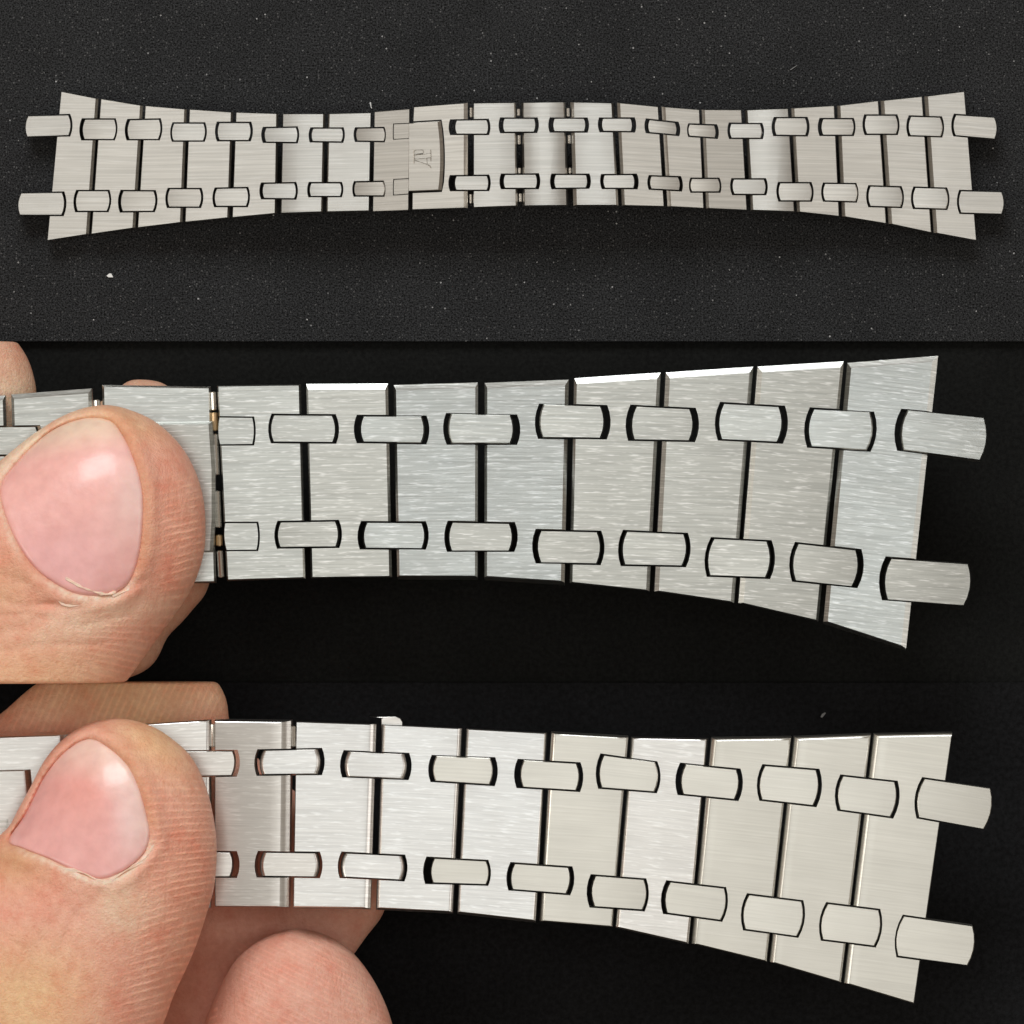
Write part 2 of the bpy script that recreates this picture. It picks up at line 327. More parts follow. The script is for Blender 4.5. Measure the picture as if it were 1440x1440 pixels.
t1 = [((38.9,163.3),(97,161.9),(97,190.3),(37.5,192.2),1,1.6),((118.9,168),(161.5,168),(160.3,195.8),(118,195.8),3.4,1),((182,168.9),(224.4,168),(223,195.8),(181,195.8),2.6,1.4),
 ((243.9,173.6),(287,173.6),(286.4,197.8),(243,197.8),1,1.3),((307.8,172.8),(351,172.8),(350.3,197.2),(307.8,197.2),2.4,2),((373.3,180),(417,179.2),(417,200),(373.3,199.4),3.4,1.2),
 ((439.7,180.6),(481.4,180.6),(480.8,199.2),(438.9,198.6),3,1.5),((501.7,180.6),(540,180),(540.4,198.6),(501.7,198),2.2,.2),None,
 ((641.4,169.4),(685,168.6),(685.4,188.3),(641.4,188.3),8,2),((708.6,166.7),(752,166.7),(751.5,185.3),(708.6,185.6),5,3.6),((779,166.7),(822,166.7),(822,184.7),(779,184.7),5.6,4),
 ((847.2,166.7),(887.5,166.7),(888,184.7),(847.8,184.2),4.4,4.6),((912.5,168.6),(950,172.6),(951,189.5),(912.5,186),4,3.8),((968.9,175),(1005,176.4),(1006,193.6),(968.9,191),.6,3),
 ((1027.4,174),(1069.4,174.4),(1070,193.9),(1027.8,193.9),2.2,2.4),((1091.4,166),(1133,166),(1133.4,190.3),(1090.8,189.7),3,2.2),((1156.7,167.5),(1199,167.5),(1199,189.7),(1156.7,189.7),4,1.2),
 ((1217.8,162.5),(1260,162.5),(1260.6,188.3),(1218.3,188.3),2.2,1.4),((1280.3,163.9),(1322.6,165.3),(1323,191.7),(1279.4,190.3),2.2,1.6),((1343.6,161.7),(1399,165.3),(1399.4,195.3),(1342.8,190.3),2,1)]
b1 = [((29.2,271.7),(88,270.8),(87.2,302.2),(27.2,302.2),1,2),((109.7,268.6),(152.4,268.6),(151,296.7),(108.3,296.7),2.4,1.2),((172.8,268.6),(217,268.9),(215.8,296.7),(171.7,297.2),3,1.6),
 ((238,265.8),(281.6,265.8),(280.8,290.8),(237,290.8),2,1.6),((304.2,265.3),(347.4,264.4),(346.8,289.7),(303.3,289.7),2,1.4),((370.6,258.3),(414.7,257.5),(414.7,279.2),(370.6,278.6),3.2,1.6),
 ((437,257.5),(479.2,257.5),(479,275.8),(436.4,275.8),2.4,1.4),((499.4,256.4),(539,255.6),(539.8,275),(499,275),1.4,.2),None,
 ((641,247.8),(685.4,247.2),(685.4,267.2),(641,267.2),8,2.2),((709.4,245.8),(754,245.3),(754,264.4),(709.4,264.4),4.6,3.4),((780.6,245.8),(824.6,245.8),(824.6,263.9),(780.6,264.4),4.8,4),
 ((849.2,246.4),(890.6,245.8),(891.4,264.4),(850,264.4),3.4,4.8),((915.3,247.8),(954.4,249.2),(955.6,267.5),(915.3,265.3),2.6,3),((972.2,251.4),(1010.4,251.4),(1011.8,269.4),(972.2,269.4),1,1),
 ((1031,252.2),(1075,252.2),(1075.4,273),(1032,272.8),2,1.8),((1096.4,257.5),(1139,257.5),(1139.8,282),(1097,282),2,1.8),((1159.4,258.3),(1203,258.9),(1203.6,283.3),(1159.4,282),1.6,1),
 ((1223.3,262),(1266,263.3),(1266.6,291),(1223.3,289.7),1.8,1.6),((1286.4,263.9),(1330,265.3),(1330.4,293.6),(1285.8,292.2),1.6,1.6),((1350.6,268.6),(1409,270),(1409,300.8),(1351,299.2),1.4,1)]
mk = lambda d: None if d is None else Stud(*d)
T1 = [mk(d) for d in t1]; Bo1 = [mk(d) for d in b1]
# flush inlays of the clasp blade
T1[8] = Stud((553.8,174.6),(575.2,173.6),(574.8,194.4),(553.6,195.8),.5,-3,e=.45,bk=.02); Bo1[8] = Stud((554,252.6),(574.6,251.4),(574.2,272.6),(553.6,274),.5,-3,e=.45,bk=.02)
# tilt (about x, about y) and curve of each link of bracelet 1
tl1 = [(1.6,1),(1.8,1.5),(1.9,1),(1.2,.5),(.6,0),(-1.6,-1),(-1.4,-.6),(4,-3.8),(2.5,-1.2),(-1.2,1),(-1.6,.4),(-2.6,-.6),(1.6,2.6),(2.2,3),(2.8,3.4),(-1.6,.6),(2.2,1.2),(2,.8),(1.4,.3),(.8,0),(.8,-.5)]
cv1 = {5:.012, 9:.010, 10:.022, 11:.012, 15:.018}
cover_out = [V2(575.4,172.6), V2(619.4,169.6)]; 
cov_r = bulge(V2(619.6,170.4), V2(620.6,268.2), 3.4, 8)
cover_pts = [V2(574.6,172.9), V2(619.6,170.2)] + cov_r + [V2(620.6,267.6), V2(574.2,269.6)]
cn = [V2(579.5,271.3), V2(621,269.6)] + bulge(V2(622.6,268.6), V2(621.2,169.6), -3.4, 8) + [V2(620.6,168.6), V2(580.5,171)]
for i in range(20):
    (a, d), (b_, c) = seam_edge(s1[i], 1), seam_edge(s1[i + 1], -1)
    nl = [s for s in (Bo1[i], T1[i]) if s and i != 8]; nr = [s for s in (T1[i + 1], Bo1[i + 1]) if s]
    nmk = 'link'
    if i == 7: a, d, b_, c = (526.2,157.2), (523.6,297.8), (576.4,153), (574.6,295.8); nmk = 'clasp_blade'
    if i == 8: a, d, b_, c = (581.6,150.4), (579.2,295), (657.6,144.6), (657.6,292.4); nl = [cn]; nmk = 'clasp_plate'
    if i == 9: a, d = (665.4,144.8), (665.4,292)
    zt = arch((a[0] + b_[0]) / 2)
    if i == 7: zt -= .02
    link_plate(nmk, a, b_, c, d, nl, nr, .8, s1[i + 1][5], .9, s1[i][6], zt, TH1, .042, STEEL[0], B1, tl1[i], cv1.get(i, 0))
for k, row in enumerate((T1, Bo1)):
    for i, s in enumerate(row):
        zt = arch(s.q[0][0]) + .006
        if i == 8: nmk = 'inlay'; zt -= .028
        else: nmk = 'end_lug' if i in (0, 20) else 'connector'
        base = tl1[min(i, 20)]
        tt = (base[0] * .7 + rnd.uniform(-1.2, 1.2), base[1] + rnd.uniform(-1.2, 1.2)) if i != 8 else tl1[7]
        if 9 <= i <= 12: tt = (-1.4 + rnd.uniform(-1, 1), 1)
        stud_part(nmk, s, zt, TH1 * .95, .03, STEEL[0], B1, tt, 1.2 if i != 8 else .3, .5 if i != 8 else .3, .004 if i not in (0, 8, 20) else 0)
cz = arch(600)
cov = plate('clasp_cover', cover_pts, [1.2] + [4.6] * (len(cov_r) + 1) + [1.4, .8], cz + .09, .17, .05, STEEL[0], B1, .02, (3, -2.6))
# engraved monogram on the cover, read from the bottom up
strokes = [(46,[(200,430),(205,700),(205,1000)]),(34,[(215,490),(290,446),(500,436),(580,470),(590,530),(560,585),(240,612)]),(34,[(225,655),(870,585)]),
 (34,[(230,812),(890,762)]),(34,[(250,872),(540,960),(820,1062)]),(28,[(728,785),(742,1020)]),(36,[(878,440),(895,620),(890,905)]),(46,[(790,1058),(850,1090),(890,1190)])]
bm = bmesh.new(); z0 = cz + .09; c0 = P(599, 219, z0)
for wd, pl in strokes:
    pl = [P(575 + x / 28.8, 195 + y / 28.8, z0) - c0 for x, y in pl]; hw = wd / 28.8 / 200
    L_, R_, M_ = [], [], []
    for i, p in enumerate(pl):
        d = (pl[min(i + 1, len(pl) - 1)] - pl[max(i - 1, 0)]).normalized(); nn = Vector((-d.y, d.x, 0)) * hw
        L_.append(bm.verts.new(p + nn + Vector((0, 0, -.004)))); R_.append(bm.verts.new(p - nn + Vector((0, 0, -.004)))); M_.append(bm.verts.new(p + Vector((0, 0, .026))))
    for i in range(len(pl) - 1):
        bm.faces.new((L_[i], M_[i], M_[i + 1], L_[i + 1])); bm.faces.new((M_[i], R_[i], R_[i + 1], M_[i + 1]))
    for i in (0, -1): bm.faces.new((L_[i], M_[i], R_[i]))
bmesh.ops.recalc_face_normals(bm, faces=bm.faces)
me = bpy.data.meshes.new('monogram'); bm.to_mesh(me); bm.free()
mono = link_obj('monogram', me, POL, cov); mono.location = c0 - cov.location - B1.location; mono.location.z = .004; mono.rotation_euler = (0, 0, -.02)
for p, q, r in (((662.4,151),(662.4,165),.022),((729,153),(729.2,163),.024),((729.8,190),(730,203),.024),((730.4,236),(730.6,244),.024),((731.6,272),(731.8,284),.024),
                ((798.6,152),(798.8,164),.022),((800.2,190),(800.4,202),.022),((801.4,236),(801.6,244),.022),((662,273),(662,286),.02)):
    pin('hinge_pin', p, q, r, arch(p[0]) - .07, POL, B1)
# ------------------------------------------------------------------ bracelet 2: held, middle
Z2 = 1.75; TH2 = .34
B2 = empty('watch_bracelet', P(720, 690, 0))
tag(B2, 'brushed steel bracelet end held by a thumb before the middle black sheet', 'bracelet', 'brushed steel watch bracelets')
s2 = [(305,541.7,319.3,816.7,0,0,2),(426.7,540,433.3,813.3,8,3,2.5),(549.3,539.3,555,811.7,7.5,4,3.5),(676.6,536,676.2,812.3,9.5,3.5,4),(803.9,531.9,797.5,819.8,8,5,3.5),
      (933,523.8,917,831.5,7,5,6),(1062.6,515.5,1035.6,848,6,5,7),(1190,508,1154.3,874.2,6,4,6),(1320.8,498.3,1272.9,912.4,0,7.5,0)]
t2 = [None,((384,583.3),(468.3,584),(469,622.3),(383.3,621.7),2,3.6),((510,585),(593.3,585),(593.3,622.7),(510,621.7),8,6),((634,581.7),(718.3,583.3),(718.3,623.3),(635,623.3),6.6,8.6),
 ((764,568.4),(845.6,571),(845,616.2),(762.5,615),5.6,8),((893.8,571),(971,574.8),(970,620),(890.8,618.5),7,7),((1016.8,567),(1096.4,571.7),(1093.7,622),(1013.8,618),4,7),
 ((1143.6,574.7),(1224,579.3),(1219,632.8),(1140,628.2),4.6,5.6),((1276.5,576.2),(1385,587),(1379,647.4),(1270.4,632.8),8,1)]
b2 = [None,((393.3,734),(472.7,732.7),(473.3,769),(392.7,770),2.8,3.6),((515,734.3),(594.3,735),(594.3,771.7),(513.3,771),7,4.4),((635,734.3),(717.3,736),(716.7,775),(634,775),5,6.4),
 ((759.6,746),(840.8,747.8),(840,793),(759.6,791.5),6,4.4),((880.6,746.9),(962.6,750.7),(960,795.9),(877.7,794.4),4.4,4.4),((1003,757),(1079.4,761),(1077.4,812.4),(997.3,809.6),3,5.4),
 ((1121.6,764),(1204.6,773.3),(1199,825.3),(1117.6,816.7),3.4,6),((1252,785),(1362.6,793),(1356.5,852),(1246.9,843.6),7,1)]
T2 = [mk(d) for d in t2]; Bo2 = [mk(d) for d in b2]
T2[0] = Stud((308,586.4),(355.5,587),(355.5,625),(309,625.4),-3,1.4,e=1,bk=.06); Bo2[0] = Stud((316,735),(361.5,735),(361.5,773.6),(318,774),-3,1.4,e=1,bk=.06)
tl2 = [(-1.5,.6),(.4,1),(-7,-1),(-7.4,-1.6),(.2,1.6),(0,1.6),(.4,1.8),(-6,-2)]
for i in range(8):
    (a, d), (b_, c) = seam_edge(s2[i], 1), seam_edge(s2[i + 1], -1)
    if i == 0: nm2 = 'clasp_blade'
    else: nm2 = 'link'
    link_plate(nm2, a, b_, c, d, [s for s in (Bo2[i], T2[i]) if s], [s for s in (T2[i + 1], Bo2[i + 1]) if s], 2 if i == 0 else 8.5, s2[i + 1][5], 2, s2[i][6], Z2, TH2, .042, STEEL[1], B2, tl2[i], .002)
for row in (T2, Bo2):
    for i, s in enumerate(row):
        nm2 = 'inlay' if i == 0 else 'end_lug' if i == 8 else 'connector'
        tt = tl2[0] if i == 0 else ((-3.6 if (row is T2 and i in (3, 6, 7, 8)) or i == 2 else 0) + rnd.uniform(-1.2, 1.2), rnd.uniform(-2.5, 2.5))
        stud_part(nm2, s, Z2 + (.008 if i else -.004), TH2 * .9, .05, STEEL[1], B2, tt, 2 if i else 1, 1 if i else .8, .004 if i else 0)
# clasp plate, its raised cover and two links running off to the left
link_plate('clasp_plate', (143.3,541), (296,543), (304,819), (150,822), [], [], 3, 3, 2, 3, Z2, TH2, .05, STEEL[1], B2, (-2, 1.5))
plate('clasp_cover', [(150,594), (298,592.6), (302.5,660), (302.5,730), (299.5,776.6), (150,778)], [4, 5, 5, 5, 2.5, 1.5], Z2 + .15, .25, .07, STEEL[1], B2, .01, (1, -1))
LS = Stud((-32,600.5),(51,599.5),(51,640),(-32,640),4,5)
link_plate('link', (15.5,554.5), (128.6,546), (136,822), (24,824), [LS], [], 7, 5, 2, 4, Z2 - .02, TH2, .05, STEEL[1], B2, (-1, 1), .002)
link_plate('link', (-108,563), (7.5,556), (15,823), (-100,828), [], [LS], 7, 4, 2, 4, Z2 - .06, TH2, .05, STEEL[1], B2, (1, 2), .002)
stud_part('connector', LS, Z2 - .02, TH2 * .9, .05, STEEL[1], B2, (0, 1), 2, 1, .01)
pin('hinge_pin', (136, 562), (136.4, 574), .05, Z2 - .1, POL, B2)
for p, q, r, mt in (((299.6,551),(300.6,577),.045,POL),((301,580),(301.8,606),.05,BRASS),((302.4,610),(305,668),.045,POL),((305.6,690),(307.6,742),.045,POL),((308,752),(308.6,768),.05,BRASS),((309,774),(311,812),.045,POL)):
    pin('hinge_pin', p, q, r, Z2 - .12, mt, B2)

# ------------------------------------------------------------------ bracelet 3: held, lower
BEV = 'round'
Z3 = 2.0; TH3 = .34
B3 = empty('watch_bracelet', P(720, 1200, 0))
tag(B3, 'bright brushed steel bracelet end held between thumb and fingers before the lowest black sheet', 'bracelet', 'brushed steel watch bracelets')
s3 = [(299.2,1012.5,299.4,1276,4,7,1.5),(412.4,1013.6,409.3,1276,7,18,1.2),(532.7,1017.6,525,1277.4,8,11,5),(652.7,1023.3,640,1283,6,6,4),(772.7,1029.6,756,1295.5,6,4,6),
      (885.9,1035.6,864,1304,4,4,5),(998.8,1037.6,970.5,1327,5,4,8),(1115.5,1036,1081,1353,4,4,8),(1227.6,1032,1185.5,1382.6,4,4,9),(1339.8,1030,1285.7,1411.9,0,1.5,0)]
t3 = [((240,1057),(327.5,1056),(326.5,1090.7),(240,1092),1,6),((369.3,1055),(446.7,1053.3),(446.7,1088.3),(368.3,1089.3),7,5.6),((489.3,1056.7),(568.6,1060),(567.8,1095),(487.3,1091.7),6,6.4),
 ((613.3,1063.3),(689.7,1066),(689,1103.3),(611.7,1098.3),6,6.4),((736.3,1069),(811,1073.3),(810.5,1111.8),(734.8,1106.9),8,5),((848.5,1061.7),(921.3,1071.9),(920.5,1113.6),(845.6,1107.8),4,3),
 ((963.8,1074.8),(1036,1082),(1033.3,1124.4),(960.3,1117),7,5),((1074.9,1076.4),(1148,1082.5),(1144,1133),(1070.9,1124.7),2.6,4),((1184.9,1091),(1258.6,1099.3),(1252.6,1149),(1180.9,1139),3,3.4),
 ((1299.4,1094.7),(1393.4,1108.5),(1384,1166.5),(1291.8,1149.7),2.6,1)]
b3 = [((240,1198),(324,1198.6),(324,1233),(240,1233),1,8.6),((370,1198.3),(445.7,1199.3),(445.7,1233.3),(368.3,1232.3),7,4),((484,1199.3),(566,1203.3),(565.3,1237.7),(481.7,1233.3),3.6,3.4),
 ((610,1206.7),(684.4,1210.7),(684.4,1244),(608.3,1241.7),10,2),((723,1214.2),(799.6,1219.7),(796.7,1257),(720.2,1251),5,5),((836.9,1231.4),(906.3,1236.7),(904.2,1279.8),(835.4,1275),6,2),
 ((941.9,1240),(1019,1249),(1014,1294.4),(937.5,1284),5,1.6),((1052.6,1258),(1127.6,1267.4),(1121,1317),(1047.4,1307),2,1.6),((1163.5,1270.4),(1236,1279.6),(1230,1330.6),(1156.4,1321.4),1.6,1.4),
 ((1270.4,1288),(1368,1301.9),(1361,1358),(1262,1344.7),.8,1)]
T3 = [mk(d) for d in t3]; Bo3 = [mk(d) for d in b3]
tl3 = [(1,-4.2),(-5.6,-.4),(-6.2,-.5),(-6.6,-1),(.2,.6),(-4,-.5),(.3,.6),(.2,.4),(0,0),(0,0)]
for i in range(9):
    (a, d), (b_, c) = seam_edge(s3[i], 1), seam_edge(s3[i + 1], -1)
    link_plate('link', a, b_, c, d, [Bo3[i], T3[i]], [T3[i + 1], Bo3[i + 1]], (3, 2, 2, 2.4, 3.4, 4, 5, 6, 6)[i], s3[i + 1][5], 2, s3[i][6], Z3, TH3, .055, STEEL[3] if i in (4, 6, 7, 8) else STEEL[2], B3, tl3[i], .002)
for k, row in enumerate((T3, Bo3)):
    for i, s in enumerate(row):
        nm3 = 'end_lug' if i == 9 else 'connector'
        tt = ((-5.5, 0) if k == 0 or i == 2 else (-1, 0)) if 1 <= i <= 2 else (0 + rnd.uniform(-1, 1), rnd.uniform(-1.5, 1.5))
        stud_part(nm3, s, Z3 + .008, TH3 * .9, .05, STEEL[3] if i > 2 else STEEL[2], B3, tt, 5 if 0 < i < 3 else 2, 1, .004)
link_plate('link', (180,1019), (297,1011.5), (297,1277), (180,1279), [], [T3[0], Bo3[0]], 3, 7, 2, 3, Z3 - .03, TH3, .055, STEEL[2], B3, (-2, 2), .002)
link_plate('clasp_plate', (-120,1040), (95,1032.5), (100,1282), (-120,1290), [], [], 2, 16, 2, 3, Z3 - .12, TH3, .07, STEEL[2], B3, (-3, 1))
c3 = plate('clasp_cover', [(-120,1086), (42,1082), (46.5,1130), (47,1180), (44,1236), (-120,1242)], [2, 11, 11, 11, 2, 2], Z3 + .02, .16, .08, STEEL[2], B3, .01, (-2, 1))
bm = bmesh.new()
for x0, x1, y0, y1 in ((-6, 11, 1153, 1157), (-6, 10, 1161, 1164), (9, 12, 1152, 1168)):
    q = [P(x, y, Z3 + .026) - P(0, 1160, Z3 + .02) for x, y in ((x0, y0), (x1, y0), (x1, y1), (x0, y1))]
    t = [bm.verts.new(v) for v in q]; bt = [bm.verts.new(v - Vector((0, 0, .02))) for v in q]
    bm.faces.new(t[::-1])
    for i in range(4): bm.faces.new((t[i], t[(i + 1) % 4], bt[(i + 1) % 4], bt[i]))
bmesh.ops.recalc_face_normals(bm, faces=bm.faces)
me = bpy.data.meshes.new('monogram'); bm.to_mesh(me); bm.free()
mo = link_obj('monogram', me, STEEL[0], c3); mo.location = P(0, 1160, Z3 + .02) - c3.location - B3.location; mo.location.z = 0.006
plate('folding_blade', [(536,1011)] + [(537,1010.4),(520,1008),(556,1007.4),(563,1010),(566,1015),(566,1060),(536,1060)], [1] * 8, Z3 - .36, .06, .02, STEEL[2], B3)
pin('hinge_pin', (412.8, 1021), (412.8, 1050), .03, Z3 - .12, POL, B3)
pin('hinge_pin', (299, 1018), (299, 1050), .03, Z3 - .12, POL, B3)

# ------------------------------------------------------------------ hands: one continuous body each
def smooth_poly(pts, n=8):
    pts = np.array(pts, float); out = []; m_ = len(pts)
    for i in range(m_):
        p0, p1, p2, p3 = pts[i - 1], pts[i], pts[(i + 1) % m_], pts[(i + 2) % m_]
        for k in range(n):
            t = k / n
            out.append(.5 * (2 * p1 + (p2 - p0) * t + (2 * p0 - 5 * p1 + 4 * p2 - p3) * t * t + (3 * p1 - p0 - 3 * p2 + p3) * t ** 3))
    return np.array(out)
def poly_dist(X, Y, poly):
    """signed distance, positive inside"""
    d = np.full(X.shape, 1e9); ins = np.zeros(X.shape, bool)
    for i in range(len(poly)):
        (ax, ay), (bx, by) = poly[i], poly[(i + 1) % len(poly)]
        ex, ey = bx - ax, by - ay; l2 = ex * ex + ey * ey + 1e-12
        t = np.clip(((X - ax) * ex + (Y - ay) * ey) / l2, 0, 1)
        d = np.minimum(d, (X - ax - t * ex) ** 2 + (Y - ay - t * ey) ** 2)
        if ey != 0:
            cr = ((ay > Y) != (by > Y)) & (X < ex * (Y - ay) / ey + ax); ins ^= cr
    return np.where(ins, 1, -1) * np.sqrt(d)
def blur(a, k):
    for ax in (0, 1):
        for _ in range(2):
            p = np.pad(a, [(k, k) if i == ax else (0, 0) for i in range(2)], mode='edge')
            c_ = np.cumsum(p, axis=ax); z_ = np.zeros_like(np.take(c_, [0], axis=ax)); c_ = np.concatenate([z_, c_], axis=ax)
            n_ = 2 * k + 1; a = (np.take(c_, range(n_, c_.shape[ax]), axis=ax) - np.take(c_, range(0, c_.shape[ax] - n_), axis=ax)) / n_
    return a
def wpoly(pts, z, n=8): return smooth_poly([tuple(P(x, y, z)[:2]) for x, y in pts], n)
def surface_nets(F, org, h):
    s = F < 0; nx, ny, nz = F.shape
    cnt = np.zeros((nx - 1, ny - 1, nz - 1), np.int32); acc = np.zeros((nx - 1, ny - 1, nz - 1, 3), np.float32)
    cor = lambda a, i, j, k: a[i:nx - 1 + i, j:ny - 1 + j, k:nz - 1 + k]
    for ax in range(3):
        for u in (0, 1):
            for v in (0, 1):
                o0 = [0, 0, 0]; oth = [q for q in range(3) if q != ax]; o0[oth[0]] = u; o0[oth[1]] = v
                o1 = list(o0); o1[ax] = 1
                f0, f1 = cor(F, *o0), cor(F, *o1); m_ = (f0 < 0) != (f1 < 0)
                t = np.where(m_, f0 / np.where(m_, f0 - f1, 1), 0)
                cnt += m_
                for q in range(3): acc[..., q] += m_ * (t if q == ax else o0[q])
    act = cnt > 0; idx = np.full(act.shape, -1, np.int64); idx[act] = np.arange(act.sum())
    ijk = np.argwhere(act); verts = (ijk + acc[act] / cnt[act][:, None]) * h + np.array(org)
    faces = []
    for ax in range(3):
        sl0 = [slice(None)] * 3; sl1 = [slice(None)] * 3; sl0[ax] = slice(0, -1); sl1[ax] = slice(1, None)
        a, b_ = s[tuple(sl0)], s[tuple(sl1)]; e = np.argwhere(a != b_)
        oth = [q for q in range(3) if q != ax]
        ok = np.all([(e[:, q] >= 1) & (e[:, q] <= F.shape[q] - 2) for q in oth], axis=0); e = e[ok]
        def cell(du, dv):
            c_ = e.copy(); c_[:, oth[0]] -= du; c_[:, oth[1]] -= dv; return idx[c_[:, 0], c_[:, 1], c_[:, 2]]
        q = np.stack([cell(0, 0), cell(1, 0), cell(1, 1), cell(0, 1)], 1)
        fl = a[e[:, 0], e[:, 1], e[:, 2]]
        if ax == 1: fl = ~fl
        q[~fl] = q[~fl][:, ::-1]; faces.append(q)
    return verts, np.concatenate(faces)
def hand(label, x0, x1, y0, y1, z0, z1, h, bodies, nail, clip, tintf, ridgef, name='hand'):
    """bodies: (polygon px, z of the outline, R, H, dzdx, dzdy, blur cells); the first is the thumb"""
    xs = np.arange(x0, x1, h); ys = np.arange(y0, y1, h); zs = np.arange(z0, z1, h)
    X, Y = np.meshgrid(xs, ys, indexing='ij'); F = None
    nl = wpoly(nail['poly'], nail['z'], 6); dn = poly_dist(X, Y, nl)
    top = None
    for bi, (pl, zc, R, H, gx, gy, bk) in enumerate(bodies):
        wp = wpoly(pl, zc); d = poly_dist(X, Y, wp)
        d = np.where(d < .25, d, np.maximum(blur(d, bk), .25 * .5 + d * .5)); d = blur(d, 2)
        q = np.maximum(R - d, 0); q = np.sqrt(q * q + (.12 * R) ** 2 * np.clip(d / R, 0, 1))
        cx, cy = wp.mean(0); zmid = zc + gx * (X - cx) + gy * (Y - cy)
        if bi == 0:
            T = H * np.sqrt(np.clip(1 - (q / R) ** 2, 0, 1)); top = blur(zmid + T, 3)
            carve = -.10 * np.clip((dn + .03) / .07, 0, 1) + .05 * np.exp(-((dn + .13) / .09) ** 2) * (dn < 0) * nail['fold'](X, Y)
            crease = sum(a_ * np.exp(-(poly_line(X, Y, l_) / w_) ** 2) for l_, a_, w_ in nail.get('creases', []))
        f = np.empty((len(xs), len(ys), len(zs)), np.float32)
        for k, z in enumerate(zs):
            dz = (z - zmid)
            fk = np.sqrt(q * q + (dz * R / H) ** 2) - R
            if bi == 0: fk = np.where(dz > 0, fk - (carve + crease), fk)
            f[:, :, k] = fk * min(1, H / R)
        if F is None: F = f
        else:
            k_ = .10; hh = np.clip(.5 + .5 * (F - f) / k_, 0, 1); F = F * (1 - hh) + f * hh - k_ * hh * (1 - hh)
    for (py, zref, side) in clip:
        yc = P(0, py, zref)[1]; F = np.maximum(F, (side * (Y - yc))[:, :, None])
    F = np.maximum(F, (X[:, :, None] * 0 + np.maximum(x0 + 2 * h - X, Y - (y1 - 3 * h))[:, :, None])); F = np.maximum(F, ((y0 + 2 * h) - Y)[:, :, None])
    v, fc = surface_nets(F, (x0, y0, z0), h)
    root = v.mean(0); me = bpy.data.meshes.new(name)
    base = Vector((root[0], root[1], 0))
    me.from_pydata([tuple(p) for p in (v - np.array(base))], [], [tuple(int(i) for i in f) for f in fc])
    me.polygons.foreach_set('use_smooth', [True] * len(me.polygons))
    bm = bmesh.new(); bm.from_mesh(me); bmesh.ops.recalc_face_normals(bm, faces=bm.faces)
    for _ in range(3): bmesh.ops.smooth_vert(bm, verts=bm.verts, factor=.4, use_axis_x=True, use_axis_y=True, use_axis_z=True)
    bm.to_mesh(me); bm.free()
    px = 720 + v[:, 0] * 100 / (1 - v[:, 2] / D); py = 720 - v[:, 1] * 100 / (1 - v[:, 2] / D)
    col = tintf(px, py, v[:, 2]); dv = poly_dist(v[:, 0], v[:, 1], nl)
    jag = .6 + .4 * np.sin(px * .37 + 2 * np.sin(py * .21)) * np.sin(py * .29 + px * .11)
    g_ = (np.exp(-((dv + .045) / .045) ** 2) * nail['cut'](px, py) * jag * (v[:, 2] > 1.8))[:, None]; col = col * (1 - g_) + np.array((.95, .80, .64)) * g_
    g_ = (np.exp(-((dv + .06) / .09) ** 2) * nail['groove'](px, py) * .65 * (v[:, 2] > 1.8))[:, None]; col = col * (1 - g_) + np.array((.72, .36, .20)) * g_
    ph, mk_ = ridgef(px, py, v[:, 2])
    at = me.attributes.new('tint', 'FLOAT_COLOR', 'POINT'); at.data.foreach_set('color', np.concatenate([col, np.ones((len(v), 1))], 1).astype(np.float32).ravel())
    for nm_, arr in (('phase', ph), ('ridge', mk_)):
        at = me.attributes.new(nm_, 'FLOAT', 'POINT'); at.data.foreach_set('value', arr.astype(np.float32))
    o = link_obj(name, me, SKIN); o.location = base
    tag(o, label, 'hand', 'hands holding a bracelet')
    # nail plate
    def samp(x, y):
        i = np.clip((x - x0) / h, 0, len(xs) - 2); j = np.clip((y - y0) / h, 0, len(ys) - 2); i0 = i.astype(int); j0 = j.astype(int); fi, fj = i - i0, j - j0
        return top[i0, j0] * (1 - fi) * (1 - fj) + top[i0 + 1, j0] * fi * (1 - fj) + top[i0, j0 + 1] * (1 - fi) * fj + top[i0 + 1, j0 + 1] * fi * fj
    c_ = nl.mean(0); NR = 26; vv, ff = [], []; n_ = len(nl)
    ring = [c_[None] * (1 - r_) + nl * r_ for r_ in list(np.linspace(.04, 1, NR)) + [1.0]]
    for i, rg in enumerate(ring):
        z_ = samp(rg[:, 0], rg[:, 1]) + nail['lift'] - (.0 if i < NR - 1 else .02 if i == NR - 1 else .14)
        vv += [(a_, b_, c2) for (a_, b_), c2 in zip(rg, z_)]
    for i in range(len(ring) - 1):
        for k in range(n_):
            ff.append((i * n_ + k, i * n_ + (k + 1) % n_, (i + 1) * n_ + (k + 1) % n_, (i + 1) * n_ + k))
    ff.append(tuple(range(n_)))
    vv = np.array(vv); nm = bpy.data.meshes.new('nail'); nm.from_pydata([tuple(p - np.array(base)) for p in vv], [], ff)
    bm = bmesh.new(); bm.from_mesh(nm); bmesh.ops.recalc_face_normals(bm, faces=bm.faces)
    if sum(f.normal.z * f.calc_area() for f in bm.faces) < 0: bmesh.ops.reverse_faces(bm, faces=bm.faces)
    bm.to_mesh(nm); bm.free()
    nm.polygons.foreach_set('use_smooth', [True] * len(nm.polygons))
    px = 720 + vv[:, 0] * 100 / (1 - vv[:, 2] / D); py = 720 - vv[:, 1] * 100 / (1 - vv[:, 2] / D)
    col = nail['tint'](px, py)
    at = nm.attributes.new('tint', 'FLOAT_COLOR', 'POINT'); at.data.foreach_set('color', np.concatenate([col, np.ones((len(vv), 1))], 1).astype(np.float32).ravel())
    no = link_obj('nail', nm, NAIL, o)
    bm = bmesh.new(); rg_ = random.Random(len(v))
